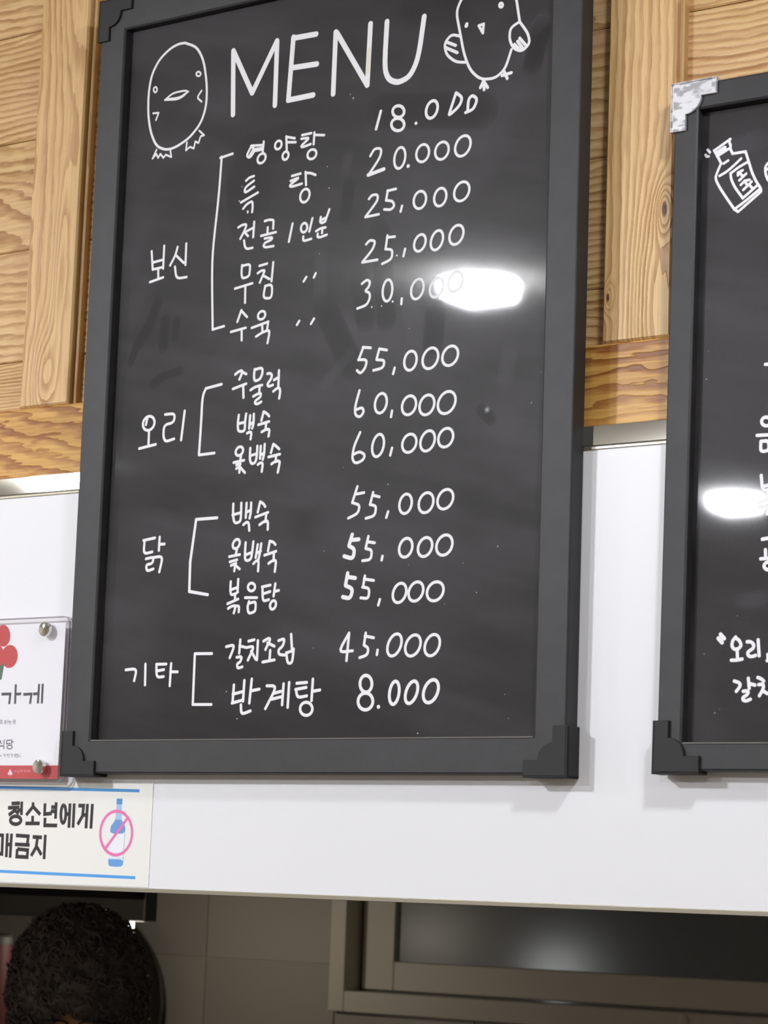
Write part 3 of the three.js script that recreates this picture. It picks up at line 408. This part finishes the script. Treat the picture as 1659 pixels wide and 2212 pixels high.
// ------------------------------------------------------------------ kitchen behind the hatch
{
  const rear = structGroup('wall_rear', 'white tiled back wall of the kitchen with a window', 'wall');
  const zt = ZK, wx0 = at(712, 2040, zt + 0.02).x, wy0 = at(712, 2184, zt + 0.02).y, wx1 = wx0 + 1.9, wy1 = 2.15;
  obj('backing', [bx(X0, wx0, 0, CEIL, zt - 0.12, zt - 0.009), bx(wx1, X1, 0, CEIL, zt - 0.12, zt - 0.009), bx(wx0, wx1, 0, wy0, zt - 0.12, zt - 0.009), bx(wx0, wx1, wy1, CEIL, zt - 0.12, zt - 0.009)], M.plaster, rear);
  const tile = [0xaeaa9f, 0xaaa69c, 0xb1aca1].map((c) => mat({ color: c, roughness: 0.24 }));
  const ty = at(690, 2083, zt).y, th = 0.2, tw = 0.3;
  let n = 0;
  for (let j = -2; j < 3; j++) for (let i = 0; i < 5; i++) { const x1 = wx0 - i * tw, x0 = x1 - tw, y0 = ty + j * th; obj('tile', plankGeo(x0 + 0.0012, x1 - 0.0012, y0 + 0.0012, y0 + th - 0.0012, zt - 0.01, zt, 0.001), tile[(n++ * 2) % 3], rear); }
  for (let j = -2; j < 0; j++) for (let i = 0; i < 7; i++) { const x0 = wx0 + i * tw, y1 = Math.min(wy0, ty + (j + 1) * th); obj('tile', plankGeo(x0 + 0.0012, x0 + tw - 0.0012, ty + j * th + 0.0012, y1 - 0.0012, zt - 0.01, zt, 0.001), tile[(n++ * 2) % 3], rear); }
  const win = structGroup('window_1', 'white framed sliding window with dark frosted panes at night', 'window');
  const zf = zt + 0.02, fw = at(746, 2040, zf).x - wx0, fh = at(746, 2140, zf).y - wy0;
  obj('outer_frame', [rbx(wx0, wx0 + fw, wy0, wy1, zt - 0.1, zf, 0.003), rbx(wx1 - fw, wx1, wy0, wy1, zt - 0.1, zf, 0.003), rbx(wx0 + fw, wx1 - fw, wy0, wy0 + fh, zt - 0.1, zf, 0.003), rbx(wx0 + fw, wx1 - fw, wy1 - fh, wy1, zt - 0.1, zf, 0.003)], M.pvc, win);
  obj('track', bx(wx0 + fw - 0.001, wx0 + fw + 0.006, wy0 + fh, wy1 - fh, zt - 0.075, zt - 0.028), M.track, win);
  const zs = zt - 0.022, s0 = at(783, 2040, zs).x, g0 = at(852, 2040, zs).x, sb = wy0 + fh + 0.003, gb = at(852, 2077, zs).y;
  const half = (wx1 - fw - s0) / 2;
  for (let k = 0; k < 2; k++) {
    const a = s0 + k * (half - 0.02), b = a + half + 0.02, z = zs - k * 0.03, st = g0 - s0, sash = obj('sash', [rbx(a, a + st, sb, wy1 - fh, z - 0.026, z, 0.003), rbx(b - st, b, sb, wy1 - fh, z - 0.026, z, 0.003), rbx(a + st, b - st, sb, gb, z - 0.026, z, 0.003), rbx(a + st, b - st, wy1 - fh - 0.06, wy1 - fh, z - 0.026, z, 0.003)], M.pvc, win);
    obj('pane', bx(a + st - 0.003, b - st + 0.003, gb - 0.003, wy1 - fh - 0.057, z - 0.016, z - 0.011), mat({ color: 0xd8d6d0, roughness: 0.34, transmission: 1, thickness: 0.005, ior: 1.45 }), sash);
  }
  const cap = at(1477, 2206, zf); obj('drain_cap', new THREE.SphereGeometry(0.011, 20, 10, 0, Math.PI * 2, 0, Math.PI / 2).rotateX(Math.PI / 2).scale(1, 1, 0.35).translate(cap.x, cap.y, zf), M.pvc, win);
  // night outside: a lamp seen as a glow in the frosted glass, a dark yard wall
  const lp = at(1205, 2100, zt - 0.45), lamp = thing('yard_lamp', 'small lamp outside glowing through the frosted kitchen window', 'lamp', [lp.x, lp.y, lp.z]);
  obj('globe', new THREE.SphereGeometry(0.035, 20, 14), mat({ color: 0xffffff, emissive: 0xdfe8f0, emissiveIntensity: 0.7 }), lamp);
  obj('bracket', tubeGeo([V(0, -0.03, 0), V(0, -0.08, -0.05), V(0, -0.1, -0.75)], 0.008, 12, 6), M.guard, lamp);
  const pl = new THREE.PointLight(0xe6e8ea, 0.007); pl.castShadow = true; lamp.add(pl);
  struct(obj('wall_yard', bx(X0, X1, 0, 3, zt - 1.3, zt - 1.2), mat({ color: 0x8f8f8c, roughness: 0.9 })), 'dark yard wall outside the kitchen window', 'wall');

  // range hood
  const zh = -1.28, hc = at(313, 1960, zh), hb = at(313, 1991, zh).y, hood = thing('range_hood', 'dark steel range hood above the stove in the kitchen', 'range hood', [0, hb, 0]);
  const dark = mat({ color: 0x66665f, roughness: 0.42, metalness: 0.35 });
  const hd = 0.032;
  obj('valance', rbx(hc.x - 1.1, hc.x, 0, 0.16, zh - hd, zh, 0.0025), dark, hood);
  obj('corner_strip', rbx(hc.x - 0.002, hc.x + 0.0008, 0.002, 0.158, zh - 0.003, zh + 0.0006, 0.0004, 1), M.steelDull, hood);
  obj('shade_band', rbx(hc.x - 1.1, hc.x - 0.003, at(200, 1939, zh).y - hb, 0.2, zh - hd, zh + 0.018, 0.004), mat({ color: 0x1c1b1b, roughness: 0.6, metalness: 0.4 }), hood);  // shadow of the recess above the hood front, put into a near-black band
  obj('top_plate', [bx(hc.x - 1.1, hc.x, 0.16, 0.2, ZK + 0.002, zh)], dark, hood);
  obj('duct', new THREE.CylinderGeometry(0.09, 0.09, CEIL - hb - 0.19, 28).translate(hc.x - 0.55, (CEIL - hb + 0.19) / 2, (ZK + zh) / 2), dark, hood);
  // lit tube under the hood
  const t0 = at(285, 1990, zh - 0.06), tube = thing('hood_lamp', 'short lit white tube hanging under the range hood', 'lamp', [t0.x, hb, zh - 0.06]);
  obj('tube', new THREE.CylinderGeometry(0.0045, 0.0045, 0.03, 16).translate(0, -0.017, 0), mat({ color: 0xffffff, emissive: 0xfff6e8, emissiveIntensity: 0.9 }), tube);
  obj('socket', new THREE.CylinderGeometry(0.008, 0.008, 0.006, 16).translate(0, 0.002, 0), M.guard, tube);
  const tl = new THREE.PointLight(0xfff3e2, 0.1); tl.position.set(0, -0.02, 0); tl.castShadow = true; tube.add(tl);
  // pan hung on the tiles
  const zp = ZK + 0.055, pc = at(205, 2160, zp), pr = Math.abs(at(205, 1966, zp).y - pc.y), pan = thing('hanging_wok', 'round dark wok hanging on the tiled wall behind the person', 'wok', [pc.x, pc.y, ZK]);
  const prof = [[0.0001, 0.006], [pr * 0.5, 0.008], [pr * 0.85, 0.022], [pr * 0.97, 0.048], [pr, 0.056], [pr * 0.985, 0.058], [pr * 0.95, 0.05], [pr * 0.83, 0.027], [pr * 0.5, 0.012], [0.0001, 0.01]];
  obj('bowl', new THREE.LatheGeometry(prof.map((p) => new THREE.Vector2(...p)), 56).rotateX(Math.PI / 2), mat({ color: 0x5a534c, roughness: 0.36, metalness: 0.6, side: THREE.DoubleSide }), pan);
  obj('handle', tubeGeo([V(-0.03, -pr * 0.98, 0.05), V(-0.03, -pr - 0.025, 0.045), V(0, -pr - 0.035, 0.045), V(0.03, -pr - 0.025, 0.045), V(0.03, -pr * 0.98, 0.05)], 0.005, 24, 8), M.guard, pan);
  obj('hook', tubeGeo([V(0, pr * 0.99, 0.06), V(0, pr + 0.02, 0.045), V(0, pr + 0.02, 0.0)], 0.003, 12, 6), M.steelDull, pan);
  // red canister on a shelf
  const zc = -1.2, cc = at(-24, 2110, zc), ch = at(0, 2026, zc).y, can = thing('red_canister', 'dark red canister on the kitchen shelf beside the person', 'canister', [cc.x, ch - 0.2, zc]);
  const cr = at(9, 2110, zc).x - cc.x;
  obj('body', new THREE.LatheGeometry([[0.0001, 0], [cr * 0.95, 0], [cr, 0.005], [cr, 0.192], [cr * 0.95, 0.198]].map((p) => new THREE.Vector2(...p)), 36), mat({ color: 0x541517, roughness: 0.6 }), can);
  obj('lid', new THREE.LatheGeometry([[cr * 1.02, 0.19], [cr * 1.03, 0.2], [cr * 0.98, 0.207], [0.0001, 0.209]].map((p) => new THREE.Vector2(...p)), 36), mat({ color: 0x4a4846, roughness: 0.6, metalness: 0.2 }), can);
  const sh = thing('kitchen_shelf', 'steel shelf on posts carrying the red canister', 'shelf', [cc.x - 0.3, 0, zc]);
  obj('board', rbx(-0.35, 0.33 + 0.02, ch - 0.2 - 0.02, ch - 0.2, -0.12, 0.12, 0.003), M.steelDull, sh);
  for (const [px, pz] of [[-0.33, -0.1], [0.33, -0.1], [-0.33, 0.1], [0.33, 0.1]]) obj('post', new THREE.CylinderGeometry(0.01, 0.01, ch - 0.22, 12).translate(px, (ch - 0.22) / 2, pz), M.steelDull, sh);
}

// ------------------------------------------------------------------ the person in the kitchen
{
  const smin = (a, b, k) => { const h = Math.max(k - Math.abs(a - b), 0) / k; return Math.min(a, b) - h * h * k * 0.25; };
  const capsule = (p, a, b, ra, rb) => { const ab = b.clone().sub(a), t = Math.min(1, Math.max(0, p.clone().sub(a).dot(ab) / ab.lengthSq())); return p.distanceTo(a.clone().addScaledVector(ab, t)) - lerp(ra, rb, t); };
  const P = new THREE.Vector3();
  function mesh(field, lo, hi, cell) {
    const size = Math.max(hi.x - lo.x, hi.y - lo.y, hi.z - lo.z) + 4 * cell, n = Math.ceil(size / cell) + 1, half = size / 2, c = lo.clone().add(hi).multiplyScalar(0.5);
    const mc = new MarchingCubes(n, new THREE.MeshStandardMaterial(), false, false, 400000); mc.isolation = 0; mc.reset();
    for (let k = 0; k < n; k++) for (let j = 0; j < n; j++) for (let i = 0; i < n; i++) {
      P.set((i - n / 2) / (n / 2) * half + c.x, (j - n / 2) / (n / 2) * half + c.y, (k - n / 2) / (n / 2) * half + c.z);
      const out = P.x < lo.x - cell || P.x > hi.x + cell || P.y < lo.y - cell || P.y > hi.y + cell || P.z < lo.z - cell || P.z > hi.z + cell;
      mc.field[i + j * n + k * n * n] = out ? -0.1 : -field(P);
    }
    mc.update();
    const g = new THREE.BufferGeometry(), m = mc.count, pos = mc.positionArray.slice(0, m * 3), nor = mc.normalArray.slice(0, m * 3);
    for (let i = 0; i < m; i++) { pos[i * 3] = pos[i * 3] * half + c.x; pos[i * 3 + 1] = pos[i * 3 + 1] * half + c.y; pos[i * 3 + 2] = pos[i * 3 + 2] * half + c.z; }
    g.setAttribute('position', new THREE.Float32BufferAttribute(pos, 3)); g.setAttribute('normal', new THREE.Float32BufferAttribute(nor, 3));
    return g;
  }
  const bones = (list, k) => (p) => { let d = 9; for (const [a, b, ra, rb] of list) d = smin(d, capsule(p, a, b, ra, rb), k); return d; };
  const scale3 = (p, c, r) => { const x = (p.x - c[0]) / r[0], y = (p.y - c[1]) / r[1], z = (p.z - c[2]) / r[2], l = Math.sqrt(x * x + y * y + z * z); return (l - 1) * Math.min(...r); };
  // where the head is: hair spans 5..335 px and starts at 1945 px; 0.235 m of permed hair gives its distance
  const dist = 0.236 * FOCAL / 330, ray = rayAt(170, 2092), hc = CAM.clone().addScaledVector(ray, dist);
  const face = Math.atan2(CAM.x - hc.x, CAM.z - hc.z) - 0.04, person = thing('person', 'person with short curly black hair and glasses looking down in the kitchen', 'person', [hc.x, 0, hc.z]);
  person.rotation.y = face;
  const hy = hc.y - 0.032, nod = 0.57;
  // head in its own frame: +z face, centre of the skull at the origin
  const headM = new THREE.Matrix4().makeTranslation(0, hy, 0).multiply(new THREE.Matrix4().makeRotationX(nod));
  const skin = mat({ color: 0xc79a78, roughness: 0.55 });
  const headField = (p) => {
    let d = scale3(p, [0, 0.02, -0.01], [0.076, 0.092, 0.093]);
    d = smin(d, scale3(p, [0, -0.045, 0.022], [0.06, 0.07, 0.066]), 0.03);
    d = smin(d, scale3(p, [0, -0.095, 0.05], [0.026, 0.022, 0.028]), 0.03);            // chin
    d = smin(d, capsule(p, V(0, 0.0, 0.082), V(0, -0.036, 0.1), 0.008, 0.012), 0.014);    // nose
    for (const s of [-1, 1]) {
      d = smin(d, scale3(p, [s * 0.036, -0.03, 0.066], [0.024, 0.02, 0.02]), 0.02);    // cheeks
      d = smin(d, capsule(p, V(s * 0.014, 0.016, 0.084), V(s * 0.05, 0.016, 0.072), 0.008, 0.007), 0.012);   // brows
      d = smin(d, scale3(p, [s * 0.078, -0.01, -0.01], [0.009, 0.03, 0.019]), 0.006);  // ears
      d = Math.max(d, -scale3(p, [s * 0.031, -0.002, 0.094], [0.016, 0.009, 0.012]) * 0.6 - 0.001);
      d = Math.min(d, scale3(p, [s * 0.031, -0.002, 0.0755], [0.0125, 0.0105, 0.0125]));
    }
    d = smin(d, capsule(p, V(-0.018, -0.064, 0.083), V(0.018, -0.064, 0.083), 0.0055, 0.0055), 0.008);
    d = smin(d, capsule(p, V(-0.015, -0.074, 0.081), V(0.015, -0.074, 0.081), 0.006, 0.006), 0.006);
    return d;
  };
  const head = mesh(headField, V(-0.1, -0.13, -0.12), V(0.1, 0.13, 0.125), 0.0045); head.applyMatrix4(headM);
  const sh = hy - 0.235, hip = 0.83, J = { neck: V(0, hy - 0.09, -0.035), sh: V(0, sh + 0.05, -0.05) };
  const arm = (s) => [V(s * 0.165, sh, -0.045), V(s * 0.21, sh - 0.26, 0.0), V(s * 0.11, sh - 0.31, 0.23), V(s * 0.085, sh - 0.315, 0.255)];
  const torso = [[V(0, hy - 0.06, -0.03), V(0, sh + 0.03, -0.055), 0.052, 0.06], [V(-0.12, sh - 0.005, -0.05), V(0.12, sh - 0.005, -0.05), 0.062, 0.062], [V(-0.07, sh - 0.1, -0.045), V(-0.06, hip + 0.1, -0.02), 0.095, 0.1], [V(0.07, sh - 0.1, -0.045), V(0.06, hip + 0.1, -0.02), 0.095, 0.1], [V(-0.075, hip, -0.02), V(0.075, hip, -0.02), 0.115, 0.115]];
  const arms = [], legs = [];
  for (const s of [-1, 1]) {
    const [a, b, c, d] = arm(s);
    arms.push([a, b, 0.052, 0.04], [b, c, 0.04, 0.027], [c, d, 0.026, 0.024]);
    legs.push([V(s * 0.085, hip - 0.03, -0.02), V(s * 0.09, 0.45, 0), 0.09, 0.055], [V(s * 0.09, 0.45, 0), V(s * 0.09, 0.08, -0.02), 0.054, 0.035], [V(s * 0.09, 0.04, -0.04), V(s * 0.1, 0.03, 0.13), 0.035, 0.028]);
  }
  const lo = V(-0.34, 0, -0.26), hi = V(0.34, hy, 0.36);
  const body = mesh(bones([...torso, ...arms, ...legs], 0.05), lo, V(0.34, hy - 0.05, 0.36), 0.016);
  const hands = [];
  for (const s of [-1, 1]) {
    const w = arm(s)[3], f = [], L = (x, y, z) => w.clone().add(V(s * x, y, z));
    f.push([L(0, 0, 0), L(-0.008, -0.008, 0.07), 0.023, 0.024], [L(0.018, 0, 0.02), L(0.012, -0.006, 0.07), 0.016, 0.014], [L(-0.022, 0, 0.02), L(-0.028, -0.008, 0.066), 0.015, 0.013]);
    [[-0.032, 0.066, 0.03], [-0.014, 0.075, 0.036], [0.005, 0.075, 0.034], [0.021, 0.066, 0.027]].forEach(([fx, fz, fl]) => { f.push([L(fx, -0.008, fz), L(fx * 1.08, -0.016, fz + fl), 0.0092, 0.0085], [L(fx * 1.08, -0.016, fz + fl), L(fx * 1.1, -0.034, fz + fl * 1.75), 0.0085, 0.0078]); });
    f.push([L(-0.026, -0.004, 0.018), L(-0.052, -0.014, 0.045), 0.012, 0.0098], [L(-0.052, -0.014, 0.045), L(-0.056, -0.02, 0.072), 0.0095, 0.0085]);
    hands.push(mesh(bones(f, 0.012), w.clone().add(V(-0.09, -0.07, -0.03)), w.clone().add(V(0.09, 0.04, 0.16)), 0.0045));
  }
  obj('body', mergeGeometries([head, body, ...hands]), skin, person);
  const grow = (l, e, cut) => { const f = bones(l, 0.06); return (p) => Math.max(f(p) - e, cut(p)); };
  const shirt = mesh(grow([...torso.slice(1), ...arms.filter((_, i) => i % 3 < 2)], 0.012, (p) => Math.max(p.y - (sh + 0.075), hip - 0.08 - p.y)), V(-0.36, hip - 0.1, -0.3), V(0.36, sh + 0.1, 0.32), 0.014);
  obj('shirt', shirt, mat({ color: 0x2b2b30, roughness: 0.85 }), person);
  obj('trousers', mesh(grow([torso[4], ...legs.filter((_, i) => i % 3 < 2)], 0.014, (p) => Math.max(p.y - (hip + 0.06), 0.09 - p.y)), V(-0.3, 0.07, -0.26), V(0.3, hip + 0.1, 0.2), 0.016), mat({ color: 0x1d2026, roughness: 0.9 }), person);
  for (const s of [0, 1]) { const l = legs[s * 3 + 2]; obj('shoe', mesh((p) => Math.max(capsule(p, l[0], l[1], 0.048, 0.042), 0.002 - p.y), V(-0.2, 0, -0.12), V(0.2, 0.1, 0.2), 0.008), mat({ color: 0x161616, roughness: 0.7 }), person); }
  // hair: a full perm of curls over a cap, parted from the forehead
  const hairField = (p) => {
    let d = scale3(p, [0, 0.014, -0.01], [0.1, 0.106, 0.112]);
    d = smin(d, scale3(p, [0, -0.055, -0.035], [0.106, 0.08, 0.09]), 0.03);
    d -= 0.005 * Math.sin(p.x * 110) * Math.sin(p.y * 120 + 1) * Math.sin(p.z * 105);
    const faceCut = scale3(p, [0, -0.07, 0.125], [0.052, 0.1, 0.084]);
    return Math.max(d, -faceCut);
  };
  const cap = mesh(hairField, V(-0.13, -0.14, -0.15), V(0.13, 0.16, 0.12), 0.006); cap.applyMatrix4(headM);
  const R = rng(77), curls = [cap];
  { const p = new THREE.Vector3();
    for (let n = 0, tries = 0; n < 1500 && tries < 15000; tries++) {
      const u = R() * 2 - 1, a = R() * 6.2832, s = Math.sqrt(1 - u * u), dir = V(s * Math.cos(a), u, s * Math.sin(a));
      let t = 0.05; for (; t < 0.2; t += 0.003) { p.copy(dir).multiplyScalar(t).add(V(0, 0.01, -0.02)); if (hairField(p) > 0) break; }
      if (t <= 0.055 || p.y < -0.11) continue;
      if (p.z > 0.05 && p.y < 0.0 && Math.abs(p.x) < 0.046) continue;
      const r = 0.005 + R() * 0.004, q = new THREE.Quaternion().setFromEuler(new THREE.Euler(R() * 6, R() * 6, R() * 6)), pts = [], turns = 3.2 + R() * 3.4, st = R() * 6;
      for (let i = 0; i <= 7; i++) { const th = st + turns * i / 7; pts.push(V(r * Math.cos(th), (i / 7 - 0.5) * 0.009, r * Math.sin(th)).applyQuaternion(q).add(p)); }
      curls.push(new THREE.TubeGeometry(new THREE.CatmullRomCurve3(pts), 9, 0.0011 + R() * 0.0009, 4).applyMatrix4(headM)); n++;
    }
  }
  const hg = mergeGeometries(curls.map((g) => { const q = g.index ? g.toNonIndexed() : g; q.deleteAttribute('uv'); return q; }));
  obj('hair', hg, mat({ color: 0x6a5f5b, roughness: 0.5, sheen: 0.3, sheenRoughness: 0.5, sheenColor: new THREE.Color(0x443a34) }), person);
  // glasses
  const rim = (s) => { const pts = []; for (let i = 0; i < 20; i++) { const t = i / 20 * 6.2832, c = Math.cos(t), n = Math.sin(t); pts.push(V(s * 0.033 + 0.026 * Math.sign(c) * Math.pow(Math.abs(c), 0.7), -0.004 + 0.019 * Math.sign(n) * Math.pow(Math.abs(n), 0.75), 0.104 - 0.006 * Math.abs(c))); } return tubeGeo(pts, 0.0016, 60, 6, true); };
  const gl = [rim(-1), rim(1), tubeGeo([V(-0.008, 0.003, 0.104), V(0, 0.006, 0.107), V(0.008, 0.003, 0.104)], 0.0015, 8, 6), ...[-1, 1].map((s) => tubeGeo([V(s * 0.059, 0.004, 0.098), V(s * 0.077, 0.003, 0.05), V(s * 0.084, -0.002, -0.01)], 0.0016, 10, 6))];
  obj('glasses', gl.map((g) => g.applyMatrix4(headM)), mat({ color: 0x141214, roughness: 0.35 }), person);
}
renderer.render(scene, camera);
